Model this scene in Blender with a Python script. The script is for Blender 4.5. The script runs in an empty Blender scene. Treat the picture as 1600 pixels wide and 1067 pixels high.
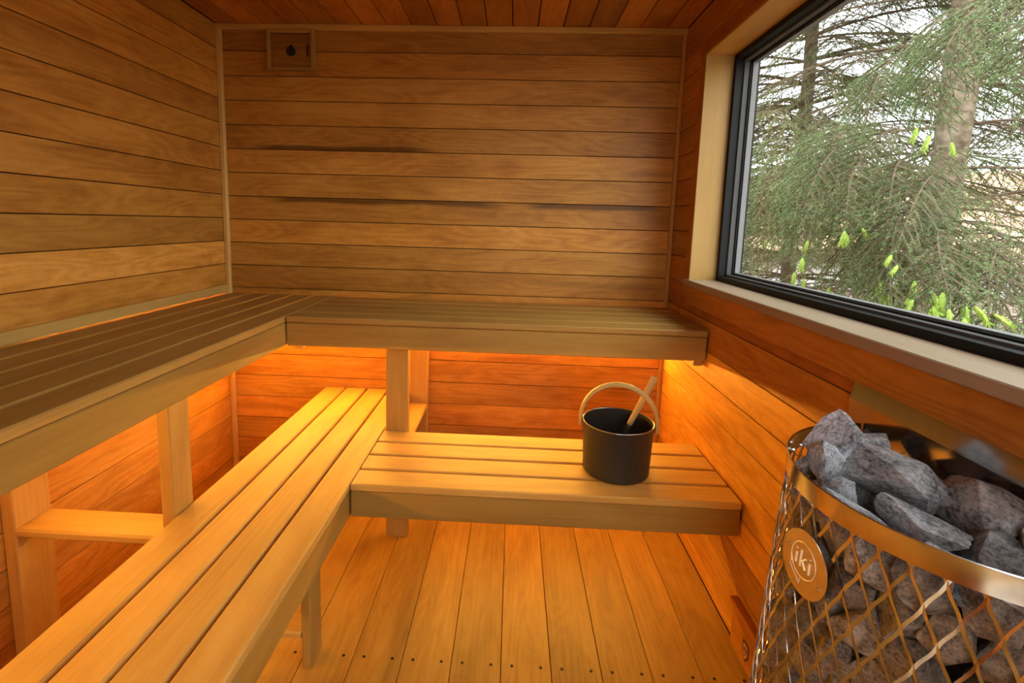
import bpy, bmesh, math, random
import numpy as np
from mathutils import Vector, Matrix, noise

S = bpy.context.scene
COL = S.collection
R = math.radians

# ------------------------------------------------------------------ camera, world, exposure
cam_d = bpy.data.cameras.new('camera'); cam = bpy.data.objects.new('camera', cam_d); COL.objects.link(cam)
F_PX, PPX, PPY = 779.4, 768.28, 449.99            # focal length and optical centre in pixels of the 1600x1067 frame (a cropped photograph)
cam_d.sensor_fit = 'HORIZONTAL'; cam_d.sensor_width = 36.0
cam_d.lens = F_PX / 1600 * 36.0
cam_d.shift_x = (800 - PPX) / 1600; cam_d.shift_y = -(533.5 - PPY) / 1600
cam_d.clip_start = 0.02; cam_d.clip_end = 200
cam.location = (1.3903, -2.3668, 1.2872)
cam.rotation_euler = (R(82.5404), R(-1.5595), R(2.5645))
S.camera = cam

world = bpy.data.worlds.new('overcast_sky'); S.world = world; world.use_nodes = True
wn = world.node_tree; wn.nodes.clear()
wo = wn.nodes.new('ShaderNodeOutputWorld'); wb = wn.nodes.new('ShaderNodeBackground')
wb.inputs['Color'].default_value = (0.90, 0.95, 1.0, 1); wb.inputs['Strength'].default_value = 5.0
wn.links.new(wb.outputs[0], wo.inputs[0])

S.view_settings.view_transform = 'Standard'; S.view_settings.look = 'None'
S.view_settings.exposure = 0.35; S.view_settings.gamma = 1.0; S.view_settings.use_curve_mapping = False
S.cycles.max_bounces = 12; S.cycles.diffuse_bounces = 7; S.cycles.glossy_bounces = 4
S.cycles.transparent_max_bounces = 16; S.cycles.transmission_bounces = 6

LED_COLOR = (1.0, 0.515, 0.065); LED_BACK = 225.0; LED_LEFT = 138.0

W, H, YF = 2.1244, 2.1546, -2.78                    # room width, height, front wall

def portal(name, loc, rot, sx, sy):                 # sampling guide for the daylight in a glazed opening; gives off no light itself
    ld = bpy.data.lights.new(name, 'AREA'); ld.shape = 'RECTANGLE'; ld.size = sx; ld.size_y = sy
    ld.cycles.is_portal = True
    o = bpy.data.objects.new(name, ld); COL.objects.link(o); o.location = loc; o.rotation_euler = rot
portal('window_portal', (W + 0.19, -1.19, 1.517), (0, R(90), 0), 0.90, 1.80)
portal('door_portal', (1.55, YF - 0.07, 1.02), (R(-90), 0, 0), .50, 2.02)

# ------------------------------------------------------------------ helpers
class MB:
    def __init__(s): s.v = []; s.f = []
    def add(s, vs, fs):
        n = len(s.v); s.v += [tuple(q) for q in vs]; s.f += [tuple(i + n for i in f) for f in fs]
    def box(s, a, b):
        (x0, y0, z0), (x1, y1, z1) = a, b
        s.add([(x0,y0,z0),(x1,y0,z0),(x1,y1,z0),(x0,y1,z0),(x0,y0,z1),(x1,y0,z1),(x1,y1,z1),(x0,y1,z1)],
              [(0,3,2,1),(4,5,6,7),(0,1,5,4),(1,2,6,5),(2,3,7,6),(3,0,4,7)])
    def cbox(s, size, axis, c, loc=(0,0,0)):        # box with chamfered long edges along axis
        o = [i for i in range(3) if i != axis]
        L = size[axis] / 2; p, q = size[o[0]] / 2, size[o[1]] / 2
        ring = [(-p+c,-q),(p-c,-q),(p,-q+c),(p,q-c),(p-c,q),(-p+c,q),(-p,q-c),(-p,-q+c)]
        if axis == 1: ring = ring[::-1]
        vs = []
        for e in (-L, L):
            for a, b in ring:
                v = [0,0,0]; v[axis] = e + loc[axis]; v[o[0]] = a + loc[o[0]]; v[o[1]] = b + loc[o[1]]
                vs.append(v)
        fs = [(i, (i+1) % 8, (i+1) % 8 + 8, i + 8) for i in range(8)] + [tuple(range(7,-1,-1)), tuple(range(8,16))]
        s.add(vs, fs)
    def tube(s, pts, rad, n=8, cap=True):
        pts = [Vector(p) for p in pts]; m = len(pts)
        rad = rad if hasattr(rad, '__len__') else [rad] * m
        t0 = (pts[1] - pts[0]).normalized()
        up = Vector((0,0,1)) if abs(t0.z) < .9 else Vector((1,0,0))
        u = t0.cross(up).normalized(); vs = []
        for i in range(m):
            t = (pts[min(i+1, m-1)] - pts[max(i-1, 0)]).normalized()
            u = (u - t * u.dot(t)).normalized(); w = t.cross(u)
            for k in range(n):
                a = 2 * math.pi * k / n
                vs.append(pts[i] + (u * math.cos(a) + w * math.sin(a)) * rad[i])
        fs = [(i*n+k, i*n+(k+1) % n, (i+1)*n+(k+1) % n, (i+1)*n+k) for i in range(m-1) for k in range(n)]
        if cap: fs += [tuple(range(n-1,-1,-1)), tuple(range((m-1)*n, m*n))]
        s.add(vs, fs)
    def lathe(s, prof, n=48, c=(0,0)):
        vs = []; fs = []
        for r, z in prof:
            for k in range(n):
                a = 2*math.pi*k/n; vs.append((c[0]+r*math.cos(a), c[1]+r*math.sin(a), z))
        for i in range(len(prof)-1):
            for k in range(n):
                fs.append((i*n+k, i*n+(k+1) % n, (i+1)*n+(k+1) % n, (i+1)*n+k))
        s.add(vs, fs)
    def mesh(s, name):
        me = bpy.data.meshes.new(name); me.from_pydata(s.v, [], s.f); me.update(); return me

def link(name, me, mat=None, parent=None, loc=(0,0,0), rot=(0,0,0), smooth=False):
    o = bpy.data.objects.new(name, me); COL.objects.link(o)
    if me is not None:
        if mat and not me.materials: me.materials.append(mat)
        if smooth: me.polygons.foreach_set('use_smooth', [True] * len(me.polygons))
    o.location = loc; o.rotation_euler = rot
    if parent: o.parent = parent
    return o
def smooth_angle(o, deg=35):
    me = o.data
    me.polygons.foreach_set('use_smooth', [True] * len(me.polygons))
    bm = bmesh.new(); bm.from_mesh(me)
    for e in bm.edges:
        e.smooth = not (len(e.link_faces) == 2 and e.calc_face_angle(0) > R(deg))
    bm.to_mesh(me); bm.free()
def thing(name, label, cat, loc=(0,0,0), group=None):
    o = bpy.data.objects.new(name, None); COL.objects.link(o); o.location = loc; o.empty_display_size = .05
    return tag(o, label, cat, group)
def tag(o, label, cat, group=None):
    o['label'] = label; o['category'] = cat
    if group: o['group'] = group
    return o
def struct(o): o['kind'] = 'structure'; return o

_bc = {}
def board(name, parent, lo, hi, axis, mat, c=.002, tint=(1,1,1), base=(0,0,0)):
    size = tuple(round(hi[i]-lo[i], 4) for i in range(3)); key = (size, axis, c, mat.name)
    if key not in _bc:
        m = MB(); m.cbox(size, axis, c); me = m.mesh(name); me.materials.append(mat); _bc[key] = me
    o = bpy.data.objects.new(name, _bc[key]); COL.objects.link(o)
    o.location = tuple((lo[i]+hi[i])/2 - base[i] for i in range(3)); o.parent = parent
    o.color = (*tint, 1)
    return o

# ------------------------------------------------------------------ materials
def newmat(name):
    m = bpy.data.materials.new(name); m.use_nodes = True; nt = m.node_tree; nt.nodes.clear()
    out = nt.nodes.new('ShaderNodeOutputMaterial'); return m, nt, out
def nd(nt, t, **kw):
    n = nt.nodes.new('ShaderNode' + t)
    for k, v in kw.items():
        if k in n.inputs: n.inputs[k].default_value = v
        else: setattr(n, k, v)
    return n
def math_(nt, op, a, b=None, clamp=False):
    n = nt.nodes.new('ShaderNodeMath'); n.operation = op; n.use_clamp = clamp
    for i, x in enumerate((a, b)):
        if x is None: continue
        if isinstance(x, (int, float)): n.inputs[i].default_value = x
        else: nt.links.new(x, n.inputs[i])
    return n.outputs[0]
def ramp(nt, fac, stops, interp='LINEAR'):
    n = nt.nodes.new('ShaderNodeValToRGB'); cr = n.color_ramp; cr.interpolation = interp
    while len(cr.elements) < len(stops): cr.elements.new(.5)
    for e, (p, c) in zip(cr.elements, stops): e.position = p; e.color = (*c, 1) if len(c) == 3 else c
    nt.links.new(fac, n.inputs[0]); return n.outputs[0]
def mixc(nt, fac, a, b, blend='MIX'):
    n = nt.nodes.new('ShaderNodeMix'); n.data_type = 'RGBA'; n.blend_type = blend
    for s, x in ((0, fac), (6, a), (7, b)):
        if isinstance(x, (int, float)): n.inputs[s].default_value = x
        elif isinstance(x, tuple): n.inputs[s].default_value = (*x, 1) if len(x) == 3 else x
        else: nt.links.new(x, n.inputs[s])
    return n.outputs[2]

def wood(name, axis, dark, mid, light, rough=.42, figure=.5, streak=.45, knots=0.0, spec=.28, marks=()):
    m, nt, out = newmat(name); L = nt.links
    tc = nd(nt, 'TexCoord'); oi = nd(nt, 'ObjectInfo')
    off = nd(nt, 'Combine' + 'XYZ')
    for i, k in enumerate((37.0, 91.0, 53.0)): L.new(math_(nt, 'MULTIPLY', oi.outputs['Random'], k), off.inputs[i])
    add = nd(nt, 'VectorMath', operation='ADD'); L.new(tc.outputs['Object'], add.inputs[0]); L.new(off.outputs[0], add.inputs[1])
    def mapped(along, across):
        sc = [across]*3; sc[axis] = along
        mp = nd(nt, 'Mapping'); mp.inputs['Scale'].default_value = sc; L.new(add.outputs[0], mp.inputs['Vector']); return mp.outputs[0]
    # growth figure: bands bent by a slow noise
    n0 = nd(nt, 'TexNoise', Scale=1.0, Detail=2.0, Roughness=.5); L.new(mapped(1.3, 7.0), n0.inputs['Vector'])
    band = math_(nt, 'FRACT', math_(nt, 'MULTIPLY', n0.outputs['Fac'], 13.0))
    band = math_(nt, 'ABSOLUTE', math_(nt, 'SUBTRACT', math_(nt, 'MULTIPLY', band, 2.0), 1.0))
    # fine fibre streaks
    n1 = nd(nt, 'TexNoise', Scale=1.0, Detail=5.0, Roughness=.62); L.new(mapped(3.0, 120.0), n1.inputs['Vector'])
    # broad tone drift and shimmering flecks across the grain
    n2 = nd(nt, 'TexNoise', Scale=1.0, Detail=3.0, Roughness=.5, Distortion=.6); L.new(mapped(2.2, 9.0), n2.inputs['Vector'])
    n3 = nd(nt, 'TexNoise', Scale=1.0, Detail=3.0, Roughness=.55, Distortion=1.2); L.new(mapped(26.0, 40.0), n3.inputs['Vector'])
    v = math_(nt, 'ADD', math_(nt, 'MULTIPLY', n1.outputs['Fac'], streak), math_(nt, 'MULTIPLY', n2.outputs['Fac'], .55))
    v = math_(nt, 'ADD', v, math_(nt, 'MULTIPLY', band, .13 * figure))
    v = math_(nt, 'ADD', v, math_(nt, 'MULTIPLY', n3.outputs['Fac'], .22 * figure))
    v = math_(nt, 'SUBTRACT', v, .10 + (streak - .45) * .5 + .17 * figure)
    col = ramp(nt, v, [(.22, dark), (.45, mid), (.68, light)])
    # dark mineral streaks along the grain, in some boards only
    n4 = nd(nt, 'TexNoise', Scale=1.0, Detail=1.5, Roughness=.4); L.new(mapped(.55, 9.0), n4.inputs['Vector'])
    st = ramp(nt, n4.outputs['Fac'], [(.66, (0,0,0)), (.72, (1,1,1))])
    stf = math_(nt, 'MULTIPLY', st, knots)
    col = mixc(nt, stf, col, tuple(c * .35 for c in dark))
    for (u0, u1, w0, w1) in marks:                   # long dark mineral streaks at fixed places of a board (along x, height z)
        sp = nd(nt, 'SeparateXYZ'); L.new(tc.outputs['Object'], sp.inputs[0])
        nz = nd(nt, 'TexNoise', Scale=1.0, Detail=2.0); L.new(mapped(3.0, 20.0), nz.inputs['Vector'])
        wob = math_(nt, 'MULTIPLY', math_(nt, 'SUBTRACT', nz.outputs['Fac'], .5), .030)
        zz = math_(nt, 'ADD', sp.outputs[2], wob)
        def win(v, a, b, f):
            m1 = nd(nt, 'MapRange'); m1.interpolation_type = 'SMOOTHSTEP'; m1.inputs[1].default_value = a - f; m1.inputs[2].default_value = a + f; L.new(v, m1.inputs[0])
            m2 = nd(nt, 'MapRange'); m2.interpolation_type = 'SMOOTHSTEP'; m2.inputs[1].default_value = b - f; m2.inputs[2].default_value = b + f; m2.inputs[3].default_value = 1; m2.inputs[4].default_value = 0; L.new(v, m2.inputs[0])
            return math_(nt, 'MULTIPLY', m1.outputs[0], m2.outputs[0])
        k = math_(nt, 'MULTIPLY', win(sp.outputs[0], u0, u1, .07), win(zz, w0, w1, .008))
        col = mixc(nt, math_(nt, 'MULTIPLY', k, .8), col, tuple(c * .30 for c in dark))
    bright = nd(nt, 'MapRange'); bright.inputs[3].default_value = .84; bright.inputs[4].default_value = 1.14
    rnd2 = math_(nt, 'FRACT', math_(nt, 'MULTIPLY', oi.outputs['Random'], 17.31)); L.new(rnd2, bright.inputs[0])
    col = mixc(nt, 1.0, col, bright.outputs[0], 'MULTIPLY')
    col = mixc(nt, 1.0, col, oi.outputs['Color'], 'MULTIPLY')
    p = nd(nt, 'BsdfPrincipled'); L.new(col, p.inputs['Base Color'])
    rr = nd(nt, 'MapRange'); rr.inputs[3].default_value = rough - .07; rr.inputs[4].default_value = rough + .12
    L.new(n1.outputs['Fac'], rr.inputs[0]); L.new(rr.outputs[0], p.inputs['Roughness'])
    p.inputs['Specular IOR Level'].default_value = spec
    bp = nd(nt, 'Bump', Strength=.12, Distance=.002); L.new(n1.outputs['Fac'], bp.inputs['Height']); L.new(bp.outputs[0], p.inputs['Normal'])
    L.new(p.outputs[0], out.inputs[0]); return m

C_D, C_M, C_L = (.37, .140, .016), (.56, .250, .036), (.69, .345, .066)
wall_x = wood('cedar_wall_x', 0, C_D, C_M, C_L, knots=.30, figure=.9, streak=.38)
streak_a = wood('cedar_wall_streak_a', 0, C_D, C_M, C_L, figure=.9, marks=((-.80, .22, .032, .060), (.40, .98, .030, .060)))
streak_b = wood('cedar_wall_streak_b', 0, C_D, C_M, C_L, figure=1.1, marks=((-.88, -.10, -.060, -.036),))
wall_y = wood('cedar_wall_y', 1, C_D, C_M, C_L, knots=.15, figure=.9, streak=.36)
B_D, B_M, B_L = (.46, .24, .050), (.59, .345, .078), (.68, .43, .115)
bench_x = wood('bench_wood_x', 0, B_D, B_M, B_L, rough=.45, figure=.25, streak=.35)
bench_y = wood('bench_wood_y', 1, B_D, B_M, B_L, rough=.45, figure=.25, streak=.35)
bench_z = wood('bench_wood_z', 2, B_D, B_M, B_L, rough=.45, figure=.25, streak=.35)
pale_x = wood('pale_trim_x', 0, (.56,.32,.075), (.68,.42,.115), (.76,.50,.16), figure=.2, streak=.3)
pale_y = wood('pale_trim_y', 1, (.56,.32,.075), (.68,.42,.115), (.76,.50,.16), figure=.2, streak=.3)
pale_z = wood('pale_trim_z', 2, (.56,.32,.075), (.68,.42,.115), (.76,.50,.16), figure=.2, streak=.3)
sill_y = wood('sill_wood_y', 1, (.38,.265,.155), (.46,.34,.215), (.53,.41,.28), figure=.2, streak=.35)
floor_y = wood('floor_wood_y', 1, (.32,.145,.018), (.46,.235,.032), (.57,.32,.056), rough=.40, figure=.7, spec=.5)

def plain(name, col, rough=.5, metal=0.0, spec=.5):
    m, nt, out = newmat(name); p = nd(nt, 'BsdfPrincipled')
    n = nd(nt, 'TexNoise', Scale=60.0, Detail=4.0); tc = nd(nt, 'TexCoord'); nt.links.new(tc.outputs['Object'], n.inputs['Vector'])
    c = mixc(nt, n.outputs['Fac'], tuple(x*.88 for x in col), tuple(min(1, x*1.12) for x in col)); nt.links.new(c, p.inputs['Base Color'])
    p.inputs['Roughness'].default_value = rough; p.inputs['Metallic'].default_value = metal; p.inputs['Specular IOR Level'].default_value = spec
    nt.links.new(p.outputs[0], out.inputs[0]); return m
joint_mat = plain('joint_shadow_wood', (.03,.012,.005), .9)
black_frame = plain('black_window_frame', (.010,.010,.010), .55, 0.0, .2)
seal_grey = plain('grey_glazing_seal', (.10,.10,.095), .6, 0.0, .2)
spacer_grey = plain('aluminium_spacer', (.21,.21,.205), .6, .0, .2)
steel = plain('brushed_steel', (.72,.70,.67), .16, 1.0)
steel_dull = plain('plate_steel', (.44,.42,.40), .14, 1.0)
screw_mat = plain('dark_screw', (.02,.015,.012), .5, .6)
black_body = plain('blackened_heater_core', (.012,.011,.010), .8)
bucket_mat = plain('black_anodised_bucket', (.040,.034,.024), .45, .2)
rim_mat = plain('bare_bucket_rim', (.45,.43,.40), .3, 1.0)

def emis(name, col, st):
    m, nt, out = newmat(name); e = nd(nt, 'Emission'); e.inputs[0].default_value = (*col, 1); e.inputs[1].default_value = st
    nt.links.new(e.outputs[0], out.inputs[0]); return m
led_back = emis('warm_led_diffuser_back', LED_COLOR, LED_BACK); led_left = emis('warm_led_diffuser_left', LED_COLOR, LED_LEFT)

def glass_mat():
    m, nt, out = newmat('clear_window_glass'); L = nt.links
    t = nd(nt, 'BsdfTransparent'); t.inputs[0].default_value = (.97,.985,.975,1)
    g = nd(nt, 'BsdfGlossy'); g.inputs['Roughness'].default_value = .0
    fr = nd(nt, 'LayerWeight'); mx = nd(nt, 'MixShader')
    fac = math_(nt, 'ADD', math_(nt, 'MULTIPLY', math_(nt, 'POWER', fr.outputs['Facing'], 5.0), .6), .03)
    L.new(fac, mx.inputs[0]); L.new(t.outputs[0], mx.inputs[1]); L.new(g.outputs[0], mx.inputs[2]); L.new(mx.outputs[0], out.inputs[0]); return m
glass = glass_mat()

def stone_mat(name, dark, light, vein):
    m, nt, out = newmat(name); L = nt.links; tc = nd(nt, 'TexCoord'); oi = nd(nt, 'ObjectInfo')
    off = nd(nt, 'VectorMath', operation='ADD'); L.new(tc.outputs['Object'], off.inputs[0])
    cx = nd(nt, 'Combine' + 'XYZ'); L.new(math_(nt, 'MULTIPLY', oi.outputs['Random'], 19.0), cx.inputs[0]); L.new(math_(nt, 'MULTIPLY', oi.outputs['Random'], 47.0), cx.inputs[1]); L.new(cx.outputs[0], off.inputs[1])
    a = nd(nt, 'TexNoise', Scale=9.0, Detail=8.0, Roughness=.72); L.new(off.outputs[0], a.inputs['Vector'])
    b = nd(nt, 'TexNoise', Scale=1.6, Detail=4.0, Roughness=.55, Distortion=.8); L.new(off.outputs[0], b.inputs['Vector'])
    v = math_(nt, 'ADD', math_(nt, 'MULTIPLY', a.outputs['Fac'], .6), math_(nt, 'MULTIPLY', b.outputs['Fac'], .4))
    col = ramp(nt, v, [(.38, dark), (.52, light), (.66, tuple(min(1, x*1.8) for x in light))])
    c = nd(nt, 'TexNoise', Scale=1.1, Detail=2.0, Distortion=.4); L.new(off.outputs[0], c.inputs['Vector'])
    col = mixc(nt, math_(nt, 'MULTIPLY', ramp(nt, c.outputs['Fac'], [(.62, (0,0,0)), (.67, (1,1,1))]), vein), col, (.52,.52,.52))
    col = mixc(nt, 1.0, col, oi.outputs['Color'], 'MULTIPLY')
    p = nd(nt, 'BsdfPrincipled'); L.new(col, p.inputs['Base Color']); p.inputs['Roughness'].default_value = .82; p.inputs['Specular IOR Level'].default_value = .3
    bp = nd(nt, 'Bump', Strength=.55, Distance=.005); L.new(v, bp.inputs['Height']); L.new(bp.outputs[0], p.inputs['Normal'])
    L.new(p.outputs[0], out.inputs[0]); return m
stone_grey = stone_mat('grey_sauna_stone', (.06,.06,.063), (.34,.34,.345), .6)
stone_brown = stone_mat('brown_grey_sauna_stone', (.06,.046,.036), (.27,.205,.155), .2)

# ------------------------------------------------------------------ room shell
rnd = random.Random(4)
def jt(a=.10):
    k = 1 + rnd.uniform(-a, a); h = rnd.uniform(-.05, .05); return (k*(1+h*.3), k*(1-h*.3), k*(1-h))
BD = .018                                             # board thickness
B = .11                                               # board pitch
def slab(name, lo, hi, mat):
    m = MB(); m.box(lo, hi); return struct(link(name, m.mesh(name), mat))
wall_back = slab('wall_back', (-.12, BD, -.06), (W+.22, .12, H+.1), joint_mat)
wall_left = slab('wall_left', (-.12, YF-.1, -.06), (-BD, BD, H+.1), joint_mat)
def wb_rows(z0):
    zs = [H] + [z0 - k*B for k in range(20) if z0 - k*B > .02] + [.002]
    return list(zip(zs[1:], zs[:-1]))
G = .0016
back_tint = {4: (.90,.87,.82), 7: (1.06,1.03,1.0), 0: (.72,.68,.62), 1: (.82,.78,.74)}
for i, (a, b) in enumerate(wb_rows(2.0418)):
    t = back_tint.get(i, jt()); board('board', wall_back, (0.0, 0, a+G), (W, BD, b-G), 0, {7: streak_a, 4: streak_b}.get(i, wall_x), .0009, t)
left_tint = {2: (1.0,.98,.92), 3: (.80,.77,.72), 4: (1.12,1.10,1.05), 5: (1.08,1.06,1.05), 6: (1.1,1.08,1.1), **{k: (1.2,1.2,1.2) for k in range(11, 17)}, 9: (1.2,1.2,1.3), 10: (1.12,1.1,1.1)}  # rows below the bench are brighter: strip light put into the tint
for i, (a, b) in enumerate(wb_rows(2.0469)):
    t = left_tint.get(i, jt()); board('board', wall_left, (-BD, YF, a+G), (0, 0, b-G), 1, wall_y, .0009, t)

# right wall with its window opening
WY0, WY1, WZ0, WZ1 = -.305, -2.05, 1.079, 1.952
wall_right = struct(link('wall_right', None))
m = MB()
X0, X1 = W+BD, W+.20
m.box((X0, YF-.1, -.06), (X1, .12, WZ0-.026)); m.box((X0, YF-.1, WZ1+.012), (X1, .12, H+.1))
m.box((X0, WY0+.012, WZ0-.03), (X1, .12, WZ1+.02)); m.box((X0, YF-.1, WZ0-.03), (X1, WY1-.012, WZ1+.02))
link('wall_core', m.mesh('wall_core'), joint_mat, wall_right)
CW = .065
right_tint = {10: (.80,.62,.50), 9: (.85,.72,.62), **{k: (1.3,1.3,1.3) for k in range(12, 17)}, 11: (1.2,1.15,1.1)}  # lowest rows carry some of the strip light as a brighter tint
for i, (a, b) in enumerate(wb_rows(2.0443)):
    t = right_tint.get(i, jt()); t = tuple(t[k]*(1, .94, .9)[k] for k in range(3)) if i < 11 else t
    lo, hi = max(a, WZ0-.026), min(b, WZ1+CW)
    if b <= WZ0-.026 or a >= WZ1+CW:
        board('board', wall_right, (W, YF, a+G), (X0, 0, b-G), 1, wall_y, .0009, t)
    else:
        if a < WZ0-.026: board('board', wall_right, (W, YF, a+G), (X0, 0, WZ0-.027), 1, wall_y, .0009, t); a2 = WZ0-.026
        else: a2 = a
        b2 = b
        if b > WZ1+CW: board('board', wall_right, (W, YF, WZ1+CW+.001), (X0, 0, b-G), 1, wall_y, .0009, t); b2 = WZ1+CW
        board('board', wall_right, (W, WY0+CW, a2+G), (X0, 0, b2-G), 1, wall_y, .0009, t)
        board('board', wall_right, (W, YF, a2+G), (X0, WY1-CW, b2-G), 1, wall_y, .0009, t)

# ceiling
ceiling = slab('ceiling', (-.12, YF-.1, H+BD), (W+.2, .12, H+.12), joint_mat)
xs = [0.0] + [.4524 + .1128*k for k in range(-4, 15)] + [W]
for a, b in zip(xs[:-1], xs[1:]):
    if b - a < .02: continue
    board('board', ceiling, (a+.002, YF, H), (b-.002, 0, H+BD), 1, wall_y, .0022, (lambda k: (k, k*.82, k*.7))(rnd.uniform(.72,1.1)))

# floor
floor = slab('floor', (-.12, YF-.1, -.12), (W+.2, .12, -.022), joint_mat)
m = MB(); m.lathe([(.0045, 0), (.0045, .0008), (.0001, .0008)], 10); screw_me = m.mesh('screw'); screw_me.materials.append(screw_mat)
xs = [W - .1462*k for k in range(14, -1, -1)] + [W]
xs = [0.0] + [x for x in xs if x > .03]
for a, b in zip(xs[:-1], xs[1:]):
    if b - a < .02: continue
    bd = board('board', floor, (a+.0008, YF, -.022), (b-.0008, 0, 0), 1, floor_y, .0014, (rnd.uniform(.92,1.1),)*3)
    for fx in (.22, .80):
        if b - a > .1:
            sc = link('screw', screw_me, None, bd); sc.location = (a + (b-a)*fx - bd.location.x, -1.057 - bd.location.y, -bd.location.z)

# front wall behind the camera; unseen glazed door added and sized for daylight
m = MB(); DX0, DX1, DZ = 1.30, 1.80, 2.03
m.box((-.12, YF-.1, -.06), (DX0, YF, H+.1)); m.box((DX1, YF-.1, -.06), (W+.2, YF, H+.1)); m.box((DX0, YF-.1, DZ), (DX1, YF, H+.1)); m.box((DX0, YF-.1, -.06), (DX1, YF, 0))
wall_front = struct(link('wall_front', None)); link('wall_panel', m.mesh('wall_panel'), wall_x, wall_front)
door = struct(link('door_1', None, loc=(DX0, YF-.05, 0)))
m = MB(); m.box((.03, -.004, .02), (DX1-DX0-.03, .004, DZ-.03)); link('pane', m.mesh('door_pane'), glass, door)
m = MB(); fw = .03
m.box((0,-.02,0), (fw,.02,DZ)); m.box((DX1-DX0-fw,-.02,0), (DX1-DX0,.02,DZ)); m.box((fw,-.02,0), (DX1-DX0-fw,.02,.02)); m.box((fw,-.02,DZ-fw), (DX1-DX0-fw,.02,DZ)); link('door_frame', m.mesh('door_frame'), pale_z, door)
m = MB(); m.tube([(.12,.01,.9),(.12,.05,.9),(.12,.05,1.25),(.12,.01,1.25)], .012); link('door_handle', m.mesh('door_handle'), pale_z, door)

# trims
def trim(n, lo, hi, axis, mat, c=.003, tint=(1,1,1)):
    o = board('trim_%d' % n, None, lo, hi, axis, mat, c, tint); return struct(o)
trim(1, (0, -.022, .002), (.022, 0, H-.024), 2, pale_z)
trim(2, (W-.018, -.018, .002), (W, 0, H-.024), 2, pale_z, tint=(.85,.66,.5))
trim(3, (0, -.022, H-.025), (W, 0, H), 0, pale_x, tint=(.95,.85,.7))
trim(4, (0, YF, .9165), (.013, -.022, .956), 1, pale_y, tint=(1.02,.98,.9))

# window
win = struct(link('window_1', None, loc=(W, WY0, WZ0)))
def wpart(name, lo, hi, axis, mat, c=.002, tint=(1,1,1)): return board(name, win, lo, hi, axis, mat, c, tint, base=(W, WY0, WZ0))
JD = .094                                             # jamb depth to the frame
wpart('casing', (W-.010, WY0+.010, WZ0), (W+.012, WY0+CW, WZ1+.010), 2, wall_y, tint=(.75,.62,.5))
wpart('casing', (W-.010, WY1-CW, WZ0), (W+.012, WY1-.010, WZ1+.010), 2, wall_y, tint=(.75,.62,.5))
wpart('casing', (W-.010, WY1-CW, WZ1+.010), (W+.012, WY0+CW, WZ1+CW), 1, wall_y, tint=(.75,.62,.5))
wpart('jamb', (W-.013, WY0, WZ0), (W+JD+.08, WY0+.011, WZ1), 2, pale_z, .0015, (.64,.60,.56))
wpart('jamb', (W-.013, WY1-.011, WZ0), (W+JD+.08, WY1, WZ1), 2, pale_z, .0015)
wpart('head_jamb', (W-.013, WY1-.011, WZ1), (W+JD+.08, WY0+.011, WZ1+.011), 1, pale_y, .0015, (.82,.70,.55))
wpart('sill', (W-.024, WY1-.06, WZ0-.026), (W+JD+.08, WY0+.05, WZ0), 1, sill_y, .0025)
wpart('apron', (W-.012, WY1-.03, WZ0-.10), (W, WY0+.02, WZ0-.027), 1, wall_y, .0009, (.95,.8,.66))
def ringbars(name, x0, x1, w, mat):
    fx0, fx1 = W+x0, W+x1
    wpart(name, (fx0, WY1+w, WZ0), (fx1, WY0-w, WZ0+w), 1, mat, .0012); wpart(name, (fx0, WY1+w, WZ1-w), (fx1, WY0-w, WZ1), 1, mat, .0012)
    wpart(name, (fx0, WY0-w, WZ0), (fx1, WY0, WZ1), 2, mat, .0012); wpart(name, (fx0, WY1, WZ0), (fx1, WY1+w, WZ1), 2, mat, .0012)
ringbars('frame_bar', JD, JD+.030, .020, black_frame)
ringbars('glazing_bead', JD+.030, JD+.050, .027, seal_grey)
ringbars('inner_bar', JD+.050, JD+.056, .032, black_frame)
ringbars('spacer_bar', JD+.058, JD+.078, .036, spacer_grey)
m = MB(); m.box((JD+.056, -1.745+.02, .02), (JD+.058, -.02, .853)); link('pane', m.mesh('window_pane'), glass, win)

# ------------------------------------------------------------------ benches
ZU, ZL = .913, .455
def bench(label, loc): return thing('sauna_bench', label, 'bench', loc)
def bpart(b, name, lo, hi, axis, c=.003, tint=None):
    if tint is None: tint = {'front_rail': (.64,.62,.52), 'post': (.84,.80,.72), 'leg': (.68,.66,.56), 'bearer': (.8,.78,.7)}.get(name, (1,1,1))  # rails, posts and legs: dim light on their fronts put into darker tints
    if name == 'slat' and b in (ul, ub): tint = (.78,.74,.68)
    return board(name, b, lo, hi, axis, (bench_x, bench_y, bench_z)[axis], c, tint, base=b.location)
YE = -2.74; ul = ub = None
# upper bench along the left wall
ul = bench('high slatted wooden bench running along the left wall above the long low bench', (.26, -1.4, 0))
for k in range(5):
    x = .0131 + k*.1053; bpart(ul, 'slat', (x, YE, ZU-.026), (x+.0930, -.003, ZU), 1, .004)
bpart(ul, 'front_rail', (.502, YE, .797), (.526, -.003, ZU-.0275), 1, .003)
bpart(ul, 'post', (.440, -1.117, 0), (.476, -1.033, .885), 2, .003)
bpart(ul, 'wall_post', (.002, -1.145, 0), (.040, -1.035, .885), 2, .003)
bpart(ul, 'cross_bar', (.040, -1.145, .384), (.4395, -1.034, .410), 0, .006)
for y in (-.62, -1.8, -2.5): bpart(ul, 'bearer', (.02, y-.02, .80), (.498, y+.02, ZU-.027), 0)
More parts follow.
